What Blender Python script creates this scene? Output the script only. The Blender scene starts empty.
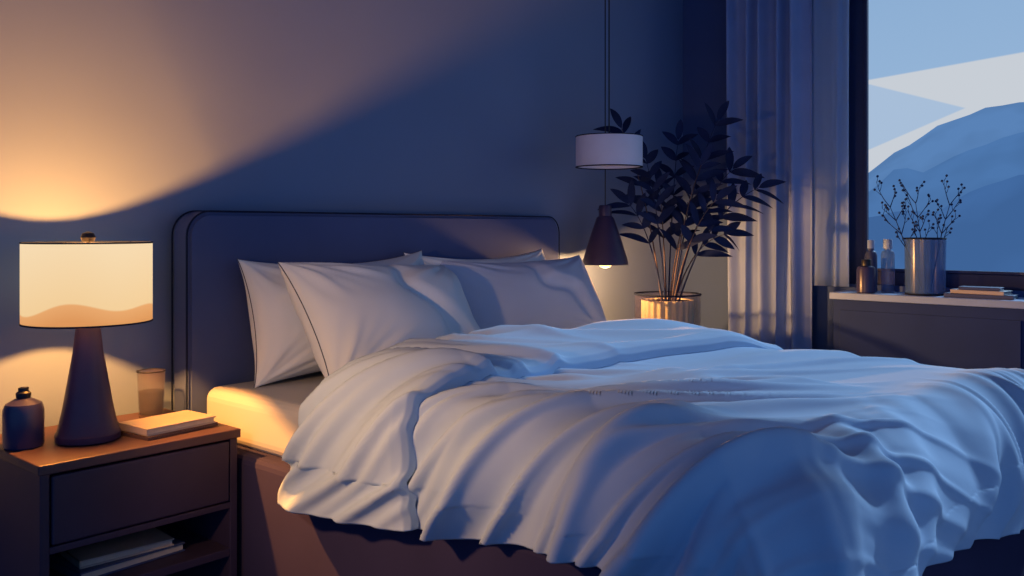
import bpy, bmesh, math, random
from mathutils import Vector, Matrix, noise
random.seed(4)
S = bpy.context.scene
S.view_settings.view_transform = 'Standard'
COL = S.collection

# ------------------------------------------------------------ helpers
def lin(h):
    h = h.lstrip('#'); o = []
    for i in (0, 2, 4):
        c = int(h[i:i+2], 16)/255
        o.append(c/12.92 if c <= .04045 else ((c+.055)/1.055)**2.4)
    return (*o, 1)

def mat(name, hexa, rough=.7, var=.12, scale=6, metal=0, bump=0, emis=None, estr=0, trans=0, ior=1.45, sheen=0):
    m = bpy.data.materials.new(name); m.use_nodes = True
    nt = m.node_tree; b = nt.nodes['Principled BSDF']
    tc = nt.nodes.new('ShaderNodeTexCoord')
    n = nt.nodes.new('ShaderNodeTexNoise'); n.inputs['Scale'].default_value = scale
    n.inputs['Detail'].default_value = 3
    nt.links.new(tc.outputs['Object'], n.inputs['Vector'])
    r = nt.nodes.new('ShaderNodeValToRGB'); c = lin(hexa)
    r.color_ramp.elements[0].position = .35; r.color_ramp.elements[1].position = .65
    r.color_ramp.elements[0].color = (*[x*(1-var) for x in c[:3]], 1)
    r.color_ramp.elements[1].color = (*[min(1, x*(1+var)) for x in c[:3]], 1)
    nt.links.new(n.outputs['Fac'], r.inputs['Fac'])
    nt.links.new(r.outputs['Color'], b.inputs['Base Color'])
    b.inputs['Roughness'].default_value = rough
    b.inputs['Metallic'].default_value = metal
    b.inputs['IOR'].default_value = ior
    if rough > .6: b.inputs['Specular IOR Level'].default_value = .15
    if trans: b.inputs['Transmission Weight'].default_value = trans
    if emis:
        b.inputs['Emission Color'].default_value = lin(emis)
        b.inputs['Emission Strength'].default_value = estr
    if bump:
        n2 = nt.nodes.new('ShaderNodeTexNoise'); n2.inputs['Scale'].default_value = scale*12
        nt.links.new(tc.outputs['Object'], n2.inputs['Vector'])
        bp = nt.nodes.new('ShaderNodeBump'); bp.inputs['Strength'].default_value = bump
        bp.inputs['Distance'].default_value = .003
        nt.links.new(n2.outputs['Fac'], bp.inputs['Height'])
        nt.links.new(bp.outputs['Normal'], b.inputs['Normal'])
    return m

def seethrough(name, hexa, alpha, rough=.1, transl=0.0):
    """thin glass / thin cloth: real transparency mixed with a surface"""
    m = mat(name, hexa, rough, .03)
    nt = m.node_tree; b = nt.nodes['Principled BSDF']; out = nt.nodes['Material Output']
    if transl:
        t = nt.nodes.new('ShaderNodeBsdfTranslucent'); t.inputs[0].default_value = lin(hexa)
        mx = nt.nodes.new('ShaderNodeMixShader'); mx.inputs[0].default_value = transl
        nt.links.new(b.outputs[0], mx.inputs[1]); nt.links.new(t.outputs[0], mx.inputs[2]); src = mx.outputs[0]
    else: src = b.outputs[0]
    tr = nt.nodes.new('ShaderNodeBsdfTransparent')
    mx = nt.nodes.new('ShaderNodeMixShader'); mx.inputs[0].default_value = alpha
    nt.links.new(tr.outputs[0], mx.inputs[1]); nt.links.new(src, mx.inputs[2])
    nt.links.new(mx.outputs[0], out.inputs[0])
    return m

def group(name, loc=(0, 0, 0)):
    e = bpy.data.objects.new(name, None); e.location = loc
    e.empty_display_size = .1
    COL.objects.link(e); return e

def fin(o, m, parent=None):
    if m: o.data.materials.append(m)
    COL.objects.link(o)
    if parent:
        o.parent = parent
        o.matrix_parent_inverse = Matrix.Translation(parent.location).inverted()
    return o

def mesh(name, vs, fs, m, parent=None, smooth=True, recalc=True):
    me = bpy.data.meshes.new(name); me.from_pydata([tuple(v) for v in vs], [], fs)
    if recalc:
        bm = bmesh.new(); bm.from_mesh(me)
        bmesh.ops.recalc_face_normals(bm, faces=bm.faces); bm.to_mesh(me); bm.free()
    for p in me.polygons: p.use_smooth = smooth
    return fin(bpy.data.objects.new(name, me), m, parent)

def boxes(name, bl, m, parent=None, bevel=.004, seg=2, rot=None):
    """bl = list of (x0,x1,y0,y1,z0,z1)"""
    bm = bmesh.new()
    for (x0, x1, y0, y1, z0, z1) in bl:
        mt = Matrix.Translation(((x0+x1)/2, (y0+y1)/2, (z0+z1)/2)) @ Matrix.Diagonal((abs(x1-x0), abs(y1-y0), abs(z1-z0), 1))
        bmesh.ops.create_cube(bm, size=1, matrix=mt)
    if bevel: bmesh.ops.bevel(bm, geom=bm.edges[:], offset=bevel, segments=seg, affect='EDGES', profile=.5)
    if rot:
        c, a = rot
        bmesh.ops.rotate(bm, cent=c, matrix=Matrix.Rotation(a, 3, 'Z'), verts=bm.verts)
    me = bpy.data.meshes.new(name); bm.to_mesh(me); bm.free()
    return fin(bpy.data.objects.new(name, me), m, parent)

def lathe(name, prof, c, m, parent=None, seg=64, rib=0, ribn=0, smooth=True):
    vs, fs = [], []
    for r, z in prof:
        for i in range(seg):
            a = 2*math.pi*i/seg
            rr = r*(1+rib*math.cos(ribn*a)) if rib else r
            vs.append((c[0]+rr*math.cos(a), c[1]+rr*math.sin(a), c[2]+z))
    for j in range(len(prof)-1):
        for i in range(seg):
            k = (i+1) % seg
            fs.append((j*seg+i, j*seg+k, (j+1)*seg+k, (j+1)*seg+i))
    o = mesh(name, vs, fs, m, parent, smooth)
    bm = bmesh.new(); bm.from_mesh(o.data)
    bmesh.ops.remove_doubles(bm, verts=bm.verts, dist=1e-5)
    for e in bm.edges:
        if len(e.link_faces) == 2 and e.calc_face_angle(0) > .6: e.smooth = False
    bm.to_mesh(o.data); bm.free()
    return o

def tube(name, pts, r, m, parent=None, cyclic=False, radii=None, res=4):
    cu = bpy.data.curves.new(name, 'CURVE'); cu.dimensions = '3D'
    cu.bevel_depth = r; cu.bevel_resolution = res; cu.use_fill_caps = True
    sp = cu.splines.new('POLY'); sp.points.add(len(pts)-1)
    for i, p in enumerate(pts):
        sp.points[i].co = (*p, 1)
        if radii: sp.points[i].radius = radii[i]
    sp.use_cyclic_u = cyclic
    o = bpy.data.objects.new(name, cu)
    cu.materials.append(m); COL.objects.link(o)
    bpy.context.view_layer.update()
    me = bpy.data.meshes.new_from_object(o.evaluated_get(bpy.context.evaluated_depsgraph_get()))
    bpy.data.objects.remove(o)
    for p in me.polygons: p.use_smooth = True
    o = bpy.data.objects.new(name, me)
    if not me.materials: me.materials.append(m)
    return fin(o, None, parent)

def sm(a, b, x):
    t = max(0, min(1, (x-a)/(b-a))); return t*t*(3-2*t)
def lerp(a, b, t): return a+(b-a)*t

# ------------------------------------------------------------ camera
cam = bpy.data.objects.new('camera', bpy.data.cameras.new('camera'))
COL.objects.link(cam); S.camera = cam
cam.location = (-1.285, -2.398, 1.05)
cam.rotation_euler = (math.pi/2, 0, math.radians(-48.57))
cam.data.lens = 31.39; cam.data.shift_y = -.0576; cam.data.clip_start = .02; cam.data.clip_end = 500

# ------------------------------------------------------------ materials
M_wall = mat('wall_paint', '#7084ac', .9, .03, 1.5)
M_wallr = mat('wall_paint_shaded', '#4a5f90', .9, .03, 1.5)  # shade of the unlit window wall put into a darker wall colour
M_ceil = mat('ceiling_paint', '#404c74', .9, .03, 1.5)
M_floor = mat('floor_dark', '#252f52', .6, .2, 4)
M_trim = mat('trim_paint', '#55648f', .6, .05)
M_head = mat('headboard_fabric', '#4a5a8a', .9, .04, 4, bump=.1)
M_frame = mat('bed_frame_fabric', '#363354', .9, .08, 4, bump=.1)
M_ink = mat('dark_piping', '#16203c', .8, .05)
M_ink2 = mat('soft_piping', '#44506e', .8, .05)
M_sheet = mat('mattress_sheet', '#aaaeb8', .9, .02, 4)
M_pil = mat('pillow_cotton', '#cfdcec', .9, .02, 4)
M_pil2 = mat('pillow_cotton_lilac', '#b4c2e0', .9, .02, 4)
M_duv = mat('duvet_cotton', '#adc3e0', .9, .02, 3)
M_wood = mat('nightstand_wood', '#322b48', .55, .12, 5)
M_woodtop = mat('nightstand_top', '#4e3a44', .5, .1, 5)
M_lampb = mat('lamp_ceramic', '#332b50', .4, .1, 8)
M_black = mat('black_metal', '#141829', .4, .1)
M_book1 = mat('book_cover', '#a8a09e', .6, .05)
M_book2 = mat('book_cover_dark', '#5f4a4c', .6, .05)
M_page = mat('book_pages', '#b8b2ac', .9, .05, 60)
M_book3 = mat('book_cover_navy', '#3c4a75', .6, .05)
M_bottle = mat('bottle_glass', '#35345a', .3, .1)
M_cur = mat('curtain_fabric', '#8a9fce', .95, .05, 5)
M_sheer = seethrough('sheer_fabric', '#c4dcfa', .94, .9, .55)
M_leaf = mat('leaf_dark', '#1b2850', .7, .25, 9)
M_stem = mat('stem_dark', '#5a4e52', .8, .15)
M_brass = mat('pot_cream_gold', '#efdcb8', .6, .05)
M_soil = mat('soil', '#2a2328', 1, .3, 40)
M_pend = mat('pendant_shade', '#d0d4ec', .8, .05)
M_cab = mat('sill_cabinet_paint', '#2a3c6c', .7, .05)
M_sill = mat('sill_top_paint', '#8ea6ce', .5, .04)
M_vase = seethrough('vase_smoked', '#4f6ea6', .5, .2)
M_twig = mat('twig', '#24365f', .9, .1)
M_potglass = seethrough('pot_glass', '#4a4668', .22, .1)

# ------------------------------------------------------------ room shell
boxes('floor', [(-3.2, 2.87, -4.2, .1, -.1, 0)], M_floor, bevel=0)
boxes('wall_back', [(-3.2, 2.87, 0, .1, 0, 2.6)], M_wall, bevel=0)
XR = 2.77; WY = -.835
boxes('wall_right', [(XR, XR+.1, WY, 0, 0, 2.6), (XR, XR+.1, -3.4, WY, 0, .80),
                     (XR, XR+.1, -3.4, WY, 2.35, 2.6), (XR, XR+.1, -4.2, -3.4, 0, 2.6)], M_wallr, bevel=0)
boxes('ceiling', [(-3.2, 2.87, -4.2, .1, 2.6, 2.7)], M_ceil, bevel=0)
boxes('baseboard_back', [(-3.2, XR, -.015, 0, 0, .09)], M_trim, bevel=.003)
boxes('baseboard_right', [(XR-.015, XR, -.86, 0-.016, 0, .09)], M_trim, bevel=.003)

# window
gw = group('window_1', (XR+.08, -2.1, .8))
fr = mat('window_frame_dark', '#26335a', .5, .05)
fx0, fx1 = XR+.045, XR+.1
boxes('frame', [(fx0, fx1, WY-.08, WY, .8, 2.35), (fx0, fx1, -3.4, -3.31, .8, 2.35),
                (fx0, fx1, -3.31, WY-.08, .8, .862), (fx0, fx1, -3.31, WY-.08, 2.28, 2.35)], fr, gw, .004)
boxes('frame_inner_bead', [(fx0-.012, fx0+.01, WY-.095, WY-.08, .862, 2.28), (fx0-.012, fx0+.01, -3.31, WY-.095, .862, .874)], fr, gw, .002)

# sill cabinet
gc = group('sill_cabinet', (2.65, -2.1, 0))
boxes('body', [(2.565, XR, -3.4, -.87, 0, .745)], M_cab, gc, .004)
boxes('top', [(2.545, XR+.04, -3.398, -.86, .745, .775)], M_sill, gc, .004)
boxes('door_panels', [(2.557, 2.566, -1.60, -.90, .06, .70), (2.557, 2.566, -2.35, -1.63, .06, .70), (2.557, 2.566, -3.1, -2.38, .06, .70)], M_cab, gc, .003)

# ------------------------------------------------------------ bed
gb = group('bed', (.77, -1.0, 0))
def headboard():
    x0, x1, z0, z1, R = -.04, 1.60, .05, 1.10, .07
    out = [(x0, z0), (x0, z1-R)]
    for i in range(1, 13):
        a = math.pi-math.pi/2*i/12; out.append((x0+R+R*math.cos(a), z1-R+R*math.sin(a)))
    for i in range(0, 13):
        a = math.pi/2-math.pi/2*i/12; out.append((x1-R+R*math.cos(a), z1-R+R*math.sin(a)))
    out.append((x1, z0))
    bm = bmesh.new(); ya, yb = -.03, -.115
    f = [bm.verts.new((x, ya, z)) for x, z in out]; b = [bm.verts.new((x, yb, z)) for x, z in out]
    n = len(out)
    bm.faces.new(f); bm.faces.new(b[::-1])
    for i in range(n): bm.faces.new((f[i], b[i], b[(i+1) % n], f[(i+1) % n]))
    bmesh.ops.recalc_face_normals(bm, faces=bm.faces)
    ed = [e for e in bm.edges if abs(e.verts[0].co.y-e.verts[1].co.y) < 1e-5]
    bmesh.ops.bevel(bm, geom=ed, offset=.012, segments=3, affect='EDGES')
    me = bpy.data.meshes.new('headboard'); bm.to_mesh(me); bm.free()
    fin(bpy.data.objects.new('headboard', me), M_head, gb)
    tube('piping_front', [(x, yb+.004, z) for x, z in out], .0024, M_ink, gb)
    tube('piping_back', [(x+(.002 if x > .5 else -.002), ya-.004, z+.001) for x, z in out], .0024, M_ink, gb)
headboard()
boxes('frame_rails', [(-.04, 1.575, -1.875, -.116, .13, .475)], M_frame, gb, .02, 3)
boxes('legs', [(.02, .09, -.3, -.23, 0, .14), (1.46, 1.53, -.3, -.23, 0, .14), (.02, .09, -1.85, -1.78, 0, .14), (1.46, 1.53, -1.85, -1.78, 0, .14)], M_black, gb)
boxes('mattress', [(.0, 1.55, -1.86, -.12, .47, .615)], M_sheet, gb, .035, 5)

# ------------------------------------------------------------ duvet
gd = group('duvet', (.77, -1.3, .68))
X0, X1, YF, R0, ZT = -.04, 1.585, -1.90, .13, .655
def hemS(y, left):
    if left: return lerp(.405, .475, sm(-.65, -1.6, y))
    return .42
def hemF(x): return lerp(.475, .33, sm(.1, 1.2, x))
SX, SY = .42, .42
def crest(n, k):
    """smooth rounded crest along n = 0"""
    return 1/(1+(n*k)**2)
def N3(a, b, c): return noise.noise(Vector((a, b, c)))
def foldh(P, Q, L=0):
    w = .09*N3(P*1.3, Q*1.3, 3.1)
    slant = .70
    c = Q+slant*P+w
    hemfade = 1-.6*sm(.20, .38, L)
    # long diagonal folds fanning over the near side: narrow smooth crests, wide troughs
    mS = sm(.80, .12, P)
    pres = .45+.55*sm(-.30, .30, N3(P*1.8+4, Q*1.8, 60))
    n1 = N3(c*4.6, P*.9+5, 0); n6 = N3(c*8.5, P*1.3+1, 77); n7 = N3(c*12+3, P*1.8+1, 140)
    h = mS*(pres*.066*crest(n1, 9)+(.45+.55*pres)*.036*crest(n6, 9)+.014*crest(n7, 7))
    # foot folds
    mF = sm(YF+.22, YF-.12, Q)
    c2 = P-.75*(Q-YF)+w
    n3 = N3(c2*3.8, Q*1.0+2, 21); n4 = N3(c2*7.5, Q*1.2+2, 31)
    h = h*(1-.6*mF)+mF*(.050*crest(n3, 9)+.028*crest(n4, 9))
    # a few long ripples on the top
    n5 = N3((Q+.30*P+w)*5.5, P*.9, 11)
    h += .022*crest(n5, 11)*(1-.7*mS)*sm(YF+.15, YF+.55, Q)
    h = h*hemfade+.015*N3(P*1.5, Q*1.5, 50)
    return h
def surf(p, q, off=0, amp=1.0, shift=0):
    cx = min(max(p, X0+R0), X1-R0); dx = p-cx
    cy = max(q, YF+R0); dy = q-cy
    s, t = abs(dx)/SX, abs(dy)/SY
    m = max(s, t)
    if m < 1e-6: nx = ny = 0; L = 0
    else:
        l = math.hypot(s, t); nx, ny = math.copysign(s/l, dx), -t/l
        H = lerp(hemS(cy, dx < 0), hemF(cx), t/(s+t))
        Lt = R0*math.pi/2+(ZT-H-R0)
        L = m*Lt
    A = R0*math.pi/2
    if L < A: an = L/R0; h = R0*math.sin(an); dr = R0*(1-math.cos(an))
    else: an = math.pi/2*.97; h = R0+(L-A)*.06; dr = R0+(L-A)
    N = Vector((nx*math.sin(an), ny*math.sin(an), math.cos(an)))
    u = min(1, max(0, (cx-X0)/(X1-X0)))
    dome = .035*math.sin(math.pi*u**.8)-.02*sm(.7, 1, u)
    P, Q = cx+nx*L, cy+ny*L
    d = off+amp*foldh(P, Q, L)
    yy = cy+ny*h+shift*sm(0, .35, L)
    v = Vector((cx+nx*h, yy, ZT-dr+dome))+N*d
    return v
pmin, pmax = X0+R0-SX, X1-R0+SX
qmin, qmax = YF+R0-SY, -.92
NU, NV = 430, 300
def sheetmesh(name, fn, NU, NV, m, thick):
    vs = [fn(i/NU, j/NV) for j in range(NV+1) for i in range(NU+1)]
    fs = [(j*(NU+1)+i, j*(NU+1)+i+1, (j+1)*(NU+1)+i+1, (j+1)*(NU+1)+i) for j in range(NV) for i in range(NU)]
    o = mesh(name, vs, fs, m, gd, recalc=False)
    if thick:
        md = o.modifiers.new('s', 'SOLIDIFY'); md.thickness = thick; md.offset = -1
    return vs
vs = sheetmesh('body', lambda a, b: surf(lerp(pmin, pmax, a), lerp(qmax, qmin, b)), NU, NV, M_duv, .005)
row = NU+1
hem = [vs[j*row] for j in range(NV+1)]+[vs[NV*row+i] for i in range(NU+1)]+[vs[j*row+NU] for j in range(NV, -1, -1)]
tube('hem_piping', hem, .0022, M_ink, gd, res=2)
# folded-back cuff
prof = [(.05, -.055), (.0, -.045), (-.015, -.015), (0, .018), (.05, .044), (.15, .060), (.3, .064), (.5, .060), (.7, .055), (.85, .050), (.94, .046), (.985, .038), (1.0, .026), (.998, .006)]
def cuff(a, b):
    p = lerp(pmin, pmax, a)
    qh = -.72-.09*sm(.45, -.05, p)-.04*sm(.9, 1.4, p)
    qe = -1.10+.03*math.sin(p*2.6+1.0)
    f = b*(len(prof)-1); k = min(int(f), len(prof)-2); g = f-k
    w = lerp(prof[k][0], prof[k+1][0], g); o = lerp(prof[k][1], prof[k+1][1], g)
    q = lerp(qh, qe, w)
    o -= .03*sm(1.1, 1.5, p)*(o > 0)*min(1, o/.03)
    return surf(p, q, o, 1.0, shift=lerp(.17, .02, max(0, min(1, w))))
NV2 = 104
vc = sheetmesh('cuff', cuff, NU, NV2, M_duv, .004)
tube('cuff_piping', [vc[(NV2-8)*row+i]+Vector((0, -.001, .001)) for i in range(NU+1)], .0018, M_ink2, gd, res=2)
tube('cuff_side_piping', [vc[j*row] for j in range(16, NV2+1)], .0022, M_ink, gd, res=2)

# ------------------------------------------------------------ pillows
def pillow(name, c, W, Hh, T, tilt, yaw=0, roll=0, m=M_pil, seed=0):
    """c = centre of the bottom edge, tilt leans the top back to the headboard"""
    N = 64
    def pt(u, v, s):
        x = u*W/2*(1-.08*(1-v*v)**.8*abs(u)**2); z = v*Hh/2*(1-.10*(1-u*u)**.8*abs(v)**2)
        e = max(0, (1-abs(u)**2.4))*max(0, (1-abs(v)**2.4))
        th = T/2*e**.45
        th *= 1+.16*noise.noise(Vector((u*1.4, v*1.4, seed+s)))
        rr = math.hypot(abs(u)-1, abs(v)-1)
        th += .024*e**.35*noise.noise(Vector((math.atan2(abs(v)-1, abs(u)-1)*6, rr*1.5, seed*3+s)))*sm(1.2, .1, rr)
        # one soft diagonal crease
        q = u*.85+v*.35-.25+.35*noise.noise(Vector((u*1.6, v*1.6, seed)))
        th -= .020*sm(.20, 0, abs(q))*e
        th += .016*sm(-.05, .18, q)*e
        z -= .02*(1-u*u)*(v > .2)*(v-.2)
        return Vector((x, s*th, z+Hh/2))
    Rm = Matrix.Rotation(yaw, 4, 'Z') @ Matrix.Rotation(-tilt, 4, 'X') @ Matrix.Rotation(roll, 4, 'Y')
    c = Vector(c); vs, fs = [], []
    for s in (-1, 1):
        for j in range(N+1):
            for i in range(N+1):
                u = math.sin(math.pi/2*(-1+2*i/N)); v = math.sin(math.pi/2*(-1+2*j/N))
                vs.append(c+Rm @ pt(u, v, s))
    M = (N+1)**2
    for k in (0, 1):
        for j in range(N):
            for i in range(N):
                a = k*M+j*(N+1)+i
                fs.append((a, a+1, a+N+2, a+N+1))
    g = group(name, c)
    o = mesh('cushion', vs, fs, m, g)
    bm = bmesh.new(); bm.from_mesh(o.data); bmesh.ops.remove_doubles(bm, verts=bm.verts, dist=1e-4)
    bmesh.ops.recalc_face_normals(bm, faces=bm.faces); bm.to_mesh(o.data); bm.free()
    rim = [vs[i] for i in range(N+1)]+[vs[j*(N+1)+N] for j in range(1, N+1)]+[vs[N*(N+1)+i] for i in range(N-1, -1, -1)]+[vs[j*(N+1)] for j in range(N-1, 0, -1)]
    tube('piping', rim, .0016, M_ink2, g, cyclic=True, res=2)
rd = math.radians
pillow('pillow', (.43, -.25, .62), .70, .36, .22, rd(12), 0, rd(-1), M_pil, 1)
pillow('pillow', (1.05, -.25, .62), .72, .36, .20, rd(12), 0, 0, M_pil, 2)
pillow('pillow', (.46, -.51, .618), .68, .40, .24, rd(35), rd(7), rd(3), M_pil, 3)
pillow('pillow', (1.17, -.40, .62), .78, .37, .20, rd(28), rd(-2), 0, M_pil2, 4)

# ------------------------------------------------------------ nightstands
def nightstand(name, x0, x1, y0, y1, T):
    g = group(name, ((x0+x1)/2, (y0+y1)/2, 0))
    boxes('top', [(x0-.006, x1+.006, y0-.008, y1, T-.022, T)], M_woodtop if x0 < 0 else M_wood, g, .003)
    boxes('carcass', [(x0, x0+.02, y0, y1, .04, T-.022), (x1-.02, x1, y0, y1, .04, T-.022),
                      (x0+.02, x1-.02, y1-.015, y1, .04, T-.022), (x0+.02, x1-.02, y0, y1-.015, T-.195, T-.18),
                      (x0+.02, x1-.02, y0, y1-.015, .235, .255), (x0+.02, x1-.02, y0, y1-.015, .04, .06)], M_wood, g, .002)
    boxes('drawer_front', [(x0+.024, x1-.024, y0-.004, y0+.014, T-.176, T-.028)], M_wood, g, .004)
    boxes('feet', [(x0, x0+.03, y0, y0+.03, 0, .05), (x1-.03, x1, y0, y0+.03, 0, .05), (x0, x0+.03, y1-.03, y1, 0, .05), (x1-.03, x1, y1-.03, y1, 0, .05)], M_wood, g, .002)
    return g
nightstand('nightstand', -.53, -.062, -.40, -.02, .55)
nightstand('nightstand', 1.68, 2.30, -.58, -.10, .50)

def books(name, c, items, z):
    g = group(name, (c[0], c[1], z))
    for k, (w, d, h, a, m) in enumerate(items):
        R = ((c[0], c[1], 0), rd(a)); x, y = c
        t = .004
        boxes('cover_%d' % k, [(x-w/2, x+w/2, y-d/2, y+d/2, z, z+t), (x-w/2, x+w/2, y-d/2, y+d/2, z+h-t, z+h), (x-w/2, x-w/2+t, y-d/2, y+d/2, z, z+h)], m, g, .001, 1, R)
        boxes('pages_%d' % k, [(x-w/2+t, x+w/2-.004, y-d/2+.004, y+d/2-.004, z+t, z+h-t)], M_page, g, 0, 1, R)
        z += h
books('book_stack', (-.185, -.285), [(.20, .13, .009, 8, M_book2), (.19, .125, .018, 5, M_book1)], .55)
books('book_stack', (-.30, -.25), [(.26, .18, .022, 3, M_book3), (.22, .16, .018, -4, M_book1)], .255)
books('book_stack', (2.64, -1.44), [(.11, .25, .016, 2, M_book3), (.10, .20, .015, -5, M_book1), (.085, .15, .012, 3, M_book3)], .775)

# ------------------------------------------------------------ table lamp
LX, LY = -.363, -.244
gl = group('table_lamp', (LX, LY, .55))
lathe('base', [(0, .0005), (.064, .0005), (.071, .004), (.072, .018), (.067, .026), (.056, .075), (.045, .14), (.033, .21), (.026, .275), (.020, .281), (.0, .281)], (LX, LY, .55), M_lampb, gl)
lathe('stem', [(0, .26), (.008, .26), (.008, .33), (.016, .335), (.016, .36), (0, .362)], (LX, LY, .55), M_black, gl, 24)
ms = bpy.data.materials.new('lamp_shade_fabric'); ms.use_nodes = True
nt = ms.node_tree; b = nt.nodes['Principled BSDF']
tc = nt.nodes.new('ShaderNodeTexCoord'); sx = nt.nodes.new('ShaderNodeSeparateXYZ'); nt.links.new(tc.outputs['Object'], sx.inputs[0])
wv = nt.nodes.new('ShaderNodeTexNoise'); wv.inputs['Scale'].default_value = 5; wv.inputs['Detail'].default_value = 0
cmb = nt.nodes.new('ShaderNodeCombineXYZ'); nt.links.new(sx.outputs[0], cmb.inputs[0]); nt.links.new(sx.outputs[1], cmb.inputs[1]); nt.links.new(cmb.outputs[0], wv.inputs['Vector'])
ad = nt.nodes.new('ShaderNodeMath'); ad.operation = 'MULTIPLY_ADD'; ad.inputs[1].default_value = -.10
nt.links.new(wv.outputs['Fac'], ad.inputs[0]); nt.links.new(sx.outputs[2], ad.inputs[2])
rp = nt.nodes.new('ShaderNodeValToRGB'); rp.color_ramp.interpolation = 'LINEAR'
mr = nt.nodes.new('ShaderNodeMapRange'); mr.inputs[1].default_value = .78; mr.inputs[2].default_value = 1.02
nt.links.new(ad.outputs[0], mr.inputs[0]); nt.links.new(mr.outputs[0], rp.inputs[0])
e = rp.color_ramp.elements; e[0].position = 0.0; e[0].color = lin('#e49a58')  # wavy darker orange lower band: light pattern painted into the emission colour
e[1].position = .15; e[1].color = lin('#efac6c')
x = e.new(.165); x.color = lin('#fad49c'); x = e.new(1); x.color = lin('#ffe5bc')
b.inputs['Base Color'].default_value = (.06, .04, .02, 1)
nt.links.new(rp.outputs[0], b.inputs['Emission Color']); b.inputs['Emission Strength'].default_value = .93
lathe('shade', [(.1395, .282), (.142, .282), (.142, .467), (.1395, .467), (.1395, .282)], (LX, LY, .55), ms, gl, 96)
lathe('shade_trim', [(.1432, .279), (.1432, .283), (.139, .283), (.139, .279), (.1432, .279)], (LX, LY, .55), M_ink, gl, 96)
lathe('shade_trim_upper', [(.1432, .466), (.1432, .4695), (.139, .4695), (.139, .466), (.1432, .466)], (LX, LY, .55), M_ink, gl, 96)
lathe('finial', [(0, .45), (.004, .45), (.004, .468), (.013, .470), (.017, .480), (.013, .490), (.0, .495)], (LX, LY, .55), M_black, gl, 24)
for k in range(3):
    a = 2*math.pi*k/3+.4
    tube('spider_%d' % k, [(LX, LY, 1.008), (LX+.140*math.cos(a), LY+.140*math.sin(a), 1.008)], .0018, M_black, gl)

def light(name, kind, loc, energy, col, parent=None, soft_falloff=False, **kw):
    l = bpy.data.lights.new(name, kind); l.energy = energy; l.color = col
    for k, v in kw.items(): setattr(l, k, v)
    if soft_falloff:
        l.use_nodes = True; n = l.node_tree.nodes; em = n.get('Emission') or n.new('ShaderNodeEmission')
        fo = n.new('ShaderNodeLightFalloff'); fo.inputs['Strength'].default_value = 1
        l.node_tree.links.new(fo.outputs['Linear'], em.inputs['Strength'])
    o = bpy.data.objects.new(name, l); o.location = loc; COL.objects.link(o)
    if parent:
        o.parent = parent; o.matrix_parent_inverse = Matrix.Translation(parent.location).inverted()
    return o
light('bulb', 'POINT', (LX, LY, .946), 112, (1, .35, .055), gl, True, shadow_soft_size=.012)
# added warm fill spot left of the bed, out of view, brightening pillows and duvet
rl = light('warm_fill_spot', 'SPOT', (-.95, -1.0, 1.0), 40, (1, .50, .18), None, shadow_soft_size=.03, spot_size=rd(86), spot_blend=.9)
rl.rotation_euler = (Vector((.30, -.88, .52))-rl.location).to_track_quat('-Z', 'Y').to_euler()

# ------------------------------------------------------------ glass, bottle
M_glass = seethrough('clear_glass', '#6a6470', .22, .05); M_water = seethrough('water', '#4a4a58', .5, .1)
gg = group('drinking_glass', (-.139, -.106, .55))
lathe('tumbler', [(0, .001), (.029, .001), (.031, .004), (.036, .122), (.034, .122), (.029, .010), (0, .009)], (-.139, -.106, .55), M_glass, gg)
lathe('water', [(0, .0105), (.0285, .0105), (.0318, .070), (0, .070)], (-.139, -.106, .55), M_water, gg)
lathe('rim', [(.036, .121), (.0365, .1225), (.036, .124), (.0335, .124), (.033, .1225), (.036, .121)], (-.139, -.106, .55), M_black, gg)
lathe('foot', [(.0, .0), (.030, .0), (.0315, .003), (.0305, .006), (0, .006)], (-.139, -.106, .5501), M_book2, gg)
gbo = group('round_bottle', (-.490, -.20, .55))
lathe('body', [(0, .001), (.040, .001), (.043, .006), (.043, .085), (.038, .100), (.020, .110), (.013, .113), (.0, .113)], (-.490, -.20, .55), M_bottle, gbo)
lathe('cap', [(0, .113), (.015, .113), (.016, .118), (.016, .124), (.011, .128), (.011, .136), (0, .138)], (-.490, -.20, .55), M_black, gbo)

# ------------------------------------------------------------ pendants
px, py = 1.63, -.34
gp = group('drum_pendant_lamp', (px, py, 1.4))
lathe('shade', [(.128, .0), (.132, 0), (.132, .120), (.128, .120), (.128, 0)], (px, py, 1.296), M_pend, gp, 96)
lathe('shade_trim', [(.1335, -.002), (.1335, .002), (.127, .002), (.127, -.002), (.1335, -.002)], (px, py, 1.296), M_ink, gp, 96)
lathe('shade_trim_upper', [(.1335, .119), (.1335, .123), (.127, .123), (.127, .119), (.1335, .119)], (px, py, 1.296), M_ink, gp, 96)
lathe('diffuser', [(0, .012), (.128, .012), (.128, .016), (0, .016)], (px, py, 1.296), M_pend, gp, 64)
tube('cord', [(px, py, 1.31), (px, py, 2.6)], .0028, M_black, gp)
cx_, cy_ = 1.80, -.2
gk = group('cone_pendant_lamp', (cx_, cy_, 1.0))
lathe('shade', [(0, .250), (.024, .250), (.027, .243), (.027, .205), (.036, .198), (.060, .13), (.094, .02), (.097, .0), (.093, .0), (.090, .02), (.055, .13), (.03, .19), (0, .195)], (cx_, cy_, .900), M_lampb, gk)
tube('cord', [(cx_, cy_, 1.14), (cx_, cy_, 2.6)], .0024, M_black, gk)
bm_ = mat('bulb_glow', '#fff0d0', .5, .02, emis='#ffdf9e', estr=1.6)
lathe('bulb_globe', [(0, .0), (.022, .005), (.033, .02), (.033, .036), (.018, .058), (.012, .08), (0, .08)], (cx_, cy_, .885), bm_, gk, 32)
light('bulb', 'POINT', (cx_, cy_, .868), 66, (1, .45, .13), gk, True, shadow_soft_size=.012)

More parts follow.
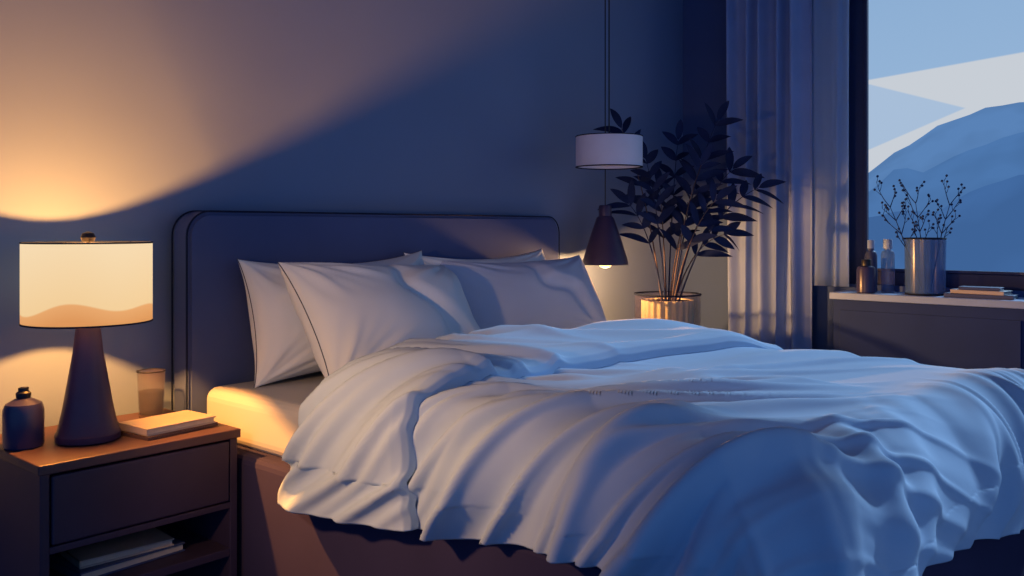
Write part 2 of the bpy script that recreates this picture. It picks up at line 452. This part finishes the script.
# ------------------------------------------------------------ plant
PX, PY = 2.05, -.35
gpl = group('potted_plant', (PX, PY, .5))
lathe('pot', [(0, .001), (.105, .001), (.108, .006), (.110, .235), (.110, .245), (.102, .245), (.100, .225), (0, .225)], (PX, PY, .50), M_brass, gpl, 240, rib=.03, ribn=22)
lathe('pot_sleeve', [(0, .0002), (.138, .0002), (.142, .004), (.142, .268), (.139, .268), (.139, .006)], (PX, PY, .50), M_potglass, gpl, 96)
lathe('pot_rim', [(.1425, .266), (.144, .269), (.1425, .273), (.138, .273), (.137, .268), (.1425, .266)], (PX, PY, .50), M_ink, gpl, 96)
lathe('soil', [(0, .24), (.095, .24), (.1, .225)], (PX, PY, .50), M_soil, gpl, 48)
Rv = Vector((.6617, -.75, 0)); Fv = Vector((.75, .6617, 0)); Zv = Vector((0, 0, 1))
lv, lf = [], []
def leaf(base, d, n, L, W):
    d = d.normalized(); side = d.cross(n).normalized(); n = side.cross(d).normalized()
    K = 8; st = len(lv)
    for k in range(K+1):
        t = k/K; w = W/2*(math.sin(math.pi*t**.8)**.85 if 0 < t < 1 else 0)
        c = base+d*(L*t)-Zv*(L*.25*t*t)
        lv.extend([c-side*w+n*w*.25, c-n*.0, c+side*w+n*w*.25])
    for k in range(K):
        a = st+3*k
        lf.append((a, a+1, a+4, a+3)); lf.append((a+1, a+2, a+5, a+4))
base0 = Vector((PX, PY, .73))
stems = [(-46, 168, .0, 1), (-25, 135, -.1, 1), (-6, 110, .05, 1), (14, 158, .08, 1), (30, 130, -.08, 1), (50, 176, .0, 1), (42, 95, -.12, 1),
         (88, 108, -.05, 1), (62, 62, .05, 1), (-40, 92, -.05, 1), (20, 82, .0, 1), (68, 128, .05, 1)]
k_ = .00431
for si, (du, dv, dep, _) in enumerate(stems):
    tip = base0+Rv*(du*k_)+Zv*(dv*k_+.03)+Fv*dep
    s0 = base0+Rv*(du*k_*.12)+Fv*dep*.2
    mid = s0.lerp(tip, .5)+Zv*(.07+abs(du)*.0009)-Rv*(du*k_*.14)
    pts = []
    for i in range(17):
        t = i/16; pts.append(s0*(1-t)**2+mid*2*t*(1-t)+tip*t*t)
    tube('stem_%d' % si, pts, .004, M_stem if si % 2 == 0 else M_leaf, gpl, radii=[1-.7*i/16 for i in range(17)], res=2)
    n = 5 if dv > 100 else 4
    for q in range(n):
        t = .48+.48*q/(n-1); i = min(15, int(t*16)); p = pts[i].lerp(pts[i+1], t*16-i)
        T = (pts[i+1]-pts[i]).normalized()
        sd = 1 if q % 2 else -1
        perp = T.cross(Fv).normalized()*sd
        for rep in (1, -1):
            dd = T*.8+perp*.7*rep+Fv*random.uniform(-.6, .6)
            leaf(p, dd, -Fv+Zv*.5+Vector((random.uniform(-.4, .4),)*3), random.uniform(.10, .165), random.uniform(.028, .040))
    leaf(tip, T, -Fv+Zv*.3, .13, .034)
lo = mesh('leaves', lv, lf, M_leaf, gpl, recalc=False)

# ------------------------------------------------------------ curtains
def curtain(name, y0, y1, xc, amp, wl, m, z0=.01, z1=2.5):
    n = int(abs(y1-y0)/.004); K = 24; vs, fs = [], []
    for k in range(K+1):
        z = lerp(z0, z1, k/K)
        for i in range(n+1):
            y = lerp(y0, y1, i/n); ph = 2*math.pi*(y-y0)/wl
            ph += 1.1*noise.noise(Vector((y*4, z*.15, xc)))
            a = amp*(1+.35*noise.noise(Vector((y*6, z*.4, 3))))
            vs.append((xc+a*math.sin(ph)+.3*a*math.sin(2*ph+1), y+.010*math.sin(ph*.5+z), z))
    for k in range(K):
        for i in range(n):
            a = k*(n+1)+i; fs.append((a, a+1, a+n+2, a+n+1))
    g = group(name, (xc, (y0+y1)/2, z0))
    o = mesh('cloth', vs, fs, m, g, recalc=False)
    md = o.modifiers.new('s', 'SOLIDIFY'); md.thickness = .003
    return g
g1 = curtain('curtain', -.31, -.71, 2.675, .032, .080, M_cur)
g2 = curtain('sheer_curtain', -.705, -.885, 2.72, .010, .09, M_sheer, .79)
gr = group('curtain_rod', (2.69, -1.8, 2.52))
tube('rod', [(2.69, -.2, 2.52), (2.69, -3.5, 2.52)], .012, M_black, gr)
boxes('brackets', [(2.68, XR, -.24, -.22, 2.51, 2.53), (2.68, XR, -3.48, -3.46, 2.51, 2.53)], M_black, gr)

# ------------------------------------------------------------ sill objects
SZ = .775
gv = group('twig_vase', (2.66, -1.222, SZ))
lathe('vase', [(0, .001), (.072, .001), (.077, .005), (.080, .235), (.0765, .235), (.073, .012), (0, .011)], (2.66, -1.222, SZ), M_vase, gv, 64, rib=.01, ribn=24)
lathe('vase_rim', [(.0815, .232), (.082, .236), (.080, .239), (.076, .239), (.0755, .234), (.0815, .232)], (2.66, -1.222, SZ), M_ink, gv)
lathe('vase_foot', [(0, .0), (.074, .0), (.0785, .003), (.078, .008), (0, .008)], (2.66, -1.222, SZ+.0002), M_ink, gv)
tv, tf = [], []
vb = Vector((2.66, -1.222, SZ+.02))
random.seed(11)
def twig(p, d, L, r, depth, idx=[0]):
    pts = [p]; K = 6
    for k in range(K):
        d = (d+Vector((random.uniform(-.12, .12), random.uniform(-.12, .12), random.uniform(-.02, .15)))).normalized()
        pts.append(pts[-1]+d*L/K)
    idx[0] += 1
    tube('twig_%d' % idx[0], pts, r, M_twig, gv, radii=[1-.6*i/K for i in range(K+1)], res=1)
    if depth:
        for k in range(3, K+1):
            for sgn in ((-1, 1) if depth == 2 else (random.choice((-1, 1)),)):
                dd = (d+Rv*sgn*random.uniform(.5, 1.0)+Fv*random.uniform(-.4, .4)+Zv*.1).normalized()
                twig(pts[k], dd, L*random.uniform(.20, .33), r*.65, depth-1)
    else:
        e = pts[-1]; c = len(tv)
        bmq = bmesh.new(); bmesh.ops.create_icosphere(bmq, subdivisions=1, radius=.006, matrix=Matrix.Translation(e))
        bmq.verts.index_update()
        tv.extend([v.co.copy() for v in bmq.verts]); tf.extend([tuple(c+v.index for v in f.verts) for f in bmq.faces]); bmq.free()
for a in (-.30, .0, .36):
    twig(vb+Rv*(a*.05+.004), (Zv+Rv*a+Fv*random.uniform(-.15, .15)).normalized(), .37, .0034, 2)
mesh('buds', tv, tf, M_twig, gv)
gj = group('tall_bottle', (2.69, -1.06, SZ))
lathe('body', [(0, .001), (.026, .001), (.028, .005), (.028, .165), (.024, .178), (.014, .184), (.014, .19), (.0, .19)], (2.69, -1.06, SZ), M_vase, gj)
lathe('cap', [(0, .19), (.019, .19), (.019, .228), (.017, .231), (0, .231)], (2.69, -1.06, SZ), M_sill, gj)
gj2 = group('squat_jar', (2.60, -1.0, SZ))
lathe('body', [(0, .001), (.036, .001), (.039, .005), (.039, .10), (.034, .112), (.02, .118), (0, .118)], (2.60, -1.0, SZ), M_bottle, gj2)
lathe('cap', [(0, .118), (.020, .118), (.020, .142), (.018, .145), (0, .145)], (2.60, -1.0, SZ), M_black, gj2)
gj3 = group('slim_bottle', (2.70, -.985, SZ))
lathe('body', [(0, .001), (.024, .001), (.026, .005), (.026, .16), (.020, .175), (.012, .18), (.012, .19), (0, .19)], (2.70, -.985, SZ), M_book3, gj3)
lathe('cap', [(0, .19), (.015, .19), (.015, .224), (.013, .227), (0, .227)], (2.70, -.985, SZ), M_sill, gj3)

# ------------------------------------------------------------ mountains outside
def mountain(name, dist, prof, hexa, seed):
    """prof = list of (s,t): s=-tan toward -y, t=tan elevation, seen from the room"""
    m = bpy.data.materials.new(name+'_haze'); m.use_nodes = True
    nt = m.node_tree; b = nt.nodes['Principled BSDF']
    tc = nt.nodes.new('ShaderNodeTexCoord'); no = nt.nodes.new('ShaderNodeTexNoise'); no.inputs['Scale'].default_value = .12
    nt.links.new(tc.outputs['Object'], no.inputs['Vector'])
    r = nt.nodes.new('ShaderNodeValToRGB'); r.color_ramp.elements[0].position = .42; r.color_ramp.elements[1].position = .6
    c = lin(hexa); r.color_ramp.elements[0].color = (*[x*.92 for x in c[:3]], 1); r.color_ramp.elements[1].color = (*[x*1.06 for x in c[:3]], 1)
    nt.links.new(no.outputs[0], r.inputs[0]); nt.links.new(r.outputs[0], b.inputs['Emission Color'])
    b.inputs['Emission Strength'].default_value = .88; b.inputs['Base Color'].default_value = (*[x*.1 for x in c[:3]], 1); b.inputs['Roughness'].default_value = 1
    b.inputs['Specular IOR Level'].default_value = 0
    vs, fs = [], []; N = 120; K = 8
    def hgt(s):
        for i in range(len(prof)-1):
            if prof[i][0] <= s <= prof[i+1][0]:
                f = (s-prof[i][0])/(prof[i+1][0]-prof[i][0]); f = f*f*(3-2*f)*.4+f*.6
                return lerp(prof[i][1], prof[i+1][1], f)
        return prof[-1][1]
    s0, s1 = prof[0][0], prof[-1][0]
    for k in range(K+1):
        f = k/K
        for i in range(N+1):
            s = lerp(s0, s1, i/N); h = hgt(s)+.0025*noise.noise(Vector((s*40, seed, 0)))
            d = dist*(1-.25*(1-f))
            z = 1.05+lerp(-8, h*dist, f**.8)
            vs.append((-1.285+d+.6*noise.noise(Vector((s*30, f*4, seed))), -2.398-s*dist, z))
    for k in range(K):
        for i in range(N):
            a = k*(N+1)+i; fs.append((a, a+1, a+N+2, a+N+1))
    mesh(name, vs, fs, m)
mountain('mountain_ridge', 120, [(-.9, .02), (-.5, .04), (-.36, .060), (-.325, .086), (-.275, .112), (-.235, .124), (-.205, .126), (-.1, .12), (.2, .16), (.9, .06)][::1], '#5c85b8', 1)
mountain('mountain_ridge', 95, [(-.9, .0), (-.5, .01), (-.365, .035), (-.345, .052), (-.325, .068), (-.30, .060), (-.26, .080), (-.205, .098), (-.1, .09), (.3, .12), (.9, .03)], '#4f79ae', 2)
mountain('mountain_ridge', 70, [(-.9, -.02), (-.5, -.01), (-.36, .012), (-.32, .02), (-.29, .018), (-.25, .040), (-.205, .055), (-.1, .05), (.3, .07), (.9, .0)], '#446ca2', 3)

# ------------------------------------------------------------ world: dusk sky
W = bpy.data.worlds.new('dusk_sky'); S.world = W; W.use_nodes = True
nt = W.node_tree; bg = nt.nodes['Background']
tc = nt.nodes.new('ShaderNodeTexCoord'); sp = nt.nodes.new('ShaderNodeSeparateXYZ'); nt.links.new(tc.outputs['Generated'], sp.inputs[0])
def mth(op, a, b=None, clamp=False):
    n = nt.nodes.new('ShaderNodeMath'); n.operation = op; n.use_clamp = clamp
    for i, x in enumerate((a, b)):
        if x is None: continue
        if isinstance(x, (int, float)): n.inputs[i].default_value = x
        else: nt.links.new(x, n.inputs[i])
    return n.outputs[0]
def mixc(f, a, b):
    n = nt.nodes.new('ShaderNodeMix'); n.data_type = 'RGBA'
    nt.links.new(f, n.inputs['Factor'])
    for s_, x in ((n.inputs[6], a), (n.inputs[7], b)):
        if isinstance(x, tuple): s_.default_value = x
        else: nt.links.new(x, s_)
    return n.outputs[2]
dx = mth('MAXIMUM', sp.outputs[0], .05)
s = mth('DIVIDE', mth('MULTIPLY', sp.outputs[1], -1), dx); t = mth('DIVIDE', sp.outputs[2], dx)
def above(t0, s0, k, soft=600):   # 1 where t above the line through (s0,t0) with slope k
    l = mth('ADD', mth('MULTIPLY', mth('ADD', s, -s0), k), t0)
    return mth('ADD', mth('MULTIPLY', mth('SUBTRACT', t, l), soft), .5, True)
sky = mixc(mth('MULTIPLY', t, 2.2, True), lin('#9dbbdb'), lin('#7ea3cd'))
under = mth('SUBTRACT', 1, above(.1646, -.3577, .0716))
sky = mixc(mth('MULTIPLY', under, .85), sky, lin('#cfd2d6'))
tri = mth('MULTIPLY', mth('SUBTRACT', 1, above(.1602, -.3577, -.3587)), above(.0873, -.3577, .38))
sky = mixc(mth('MULTIPLY', tri, .9), sky, lin('#a3bcd9'))
fx = mth('ADD', mth('MULTIPLY', sp.outputs[0], 1.6), .35, True)
col = mixc(fx, (.068, .20, .49, 1), sky)
nt.links.new(col, bg.inputs['Color']); bg.inputs['Strength'].default_value = 1.0

# moonlight through the window
sun = light('moonlight', 'SUN', (6, -3, 4), 3.0, (.48, .74, 1), None, angle=rd(3))
sun.rotation_euler = Vector((-.8, .10, -.47)).to_track_quat('-Z', 'Y').to_euler()
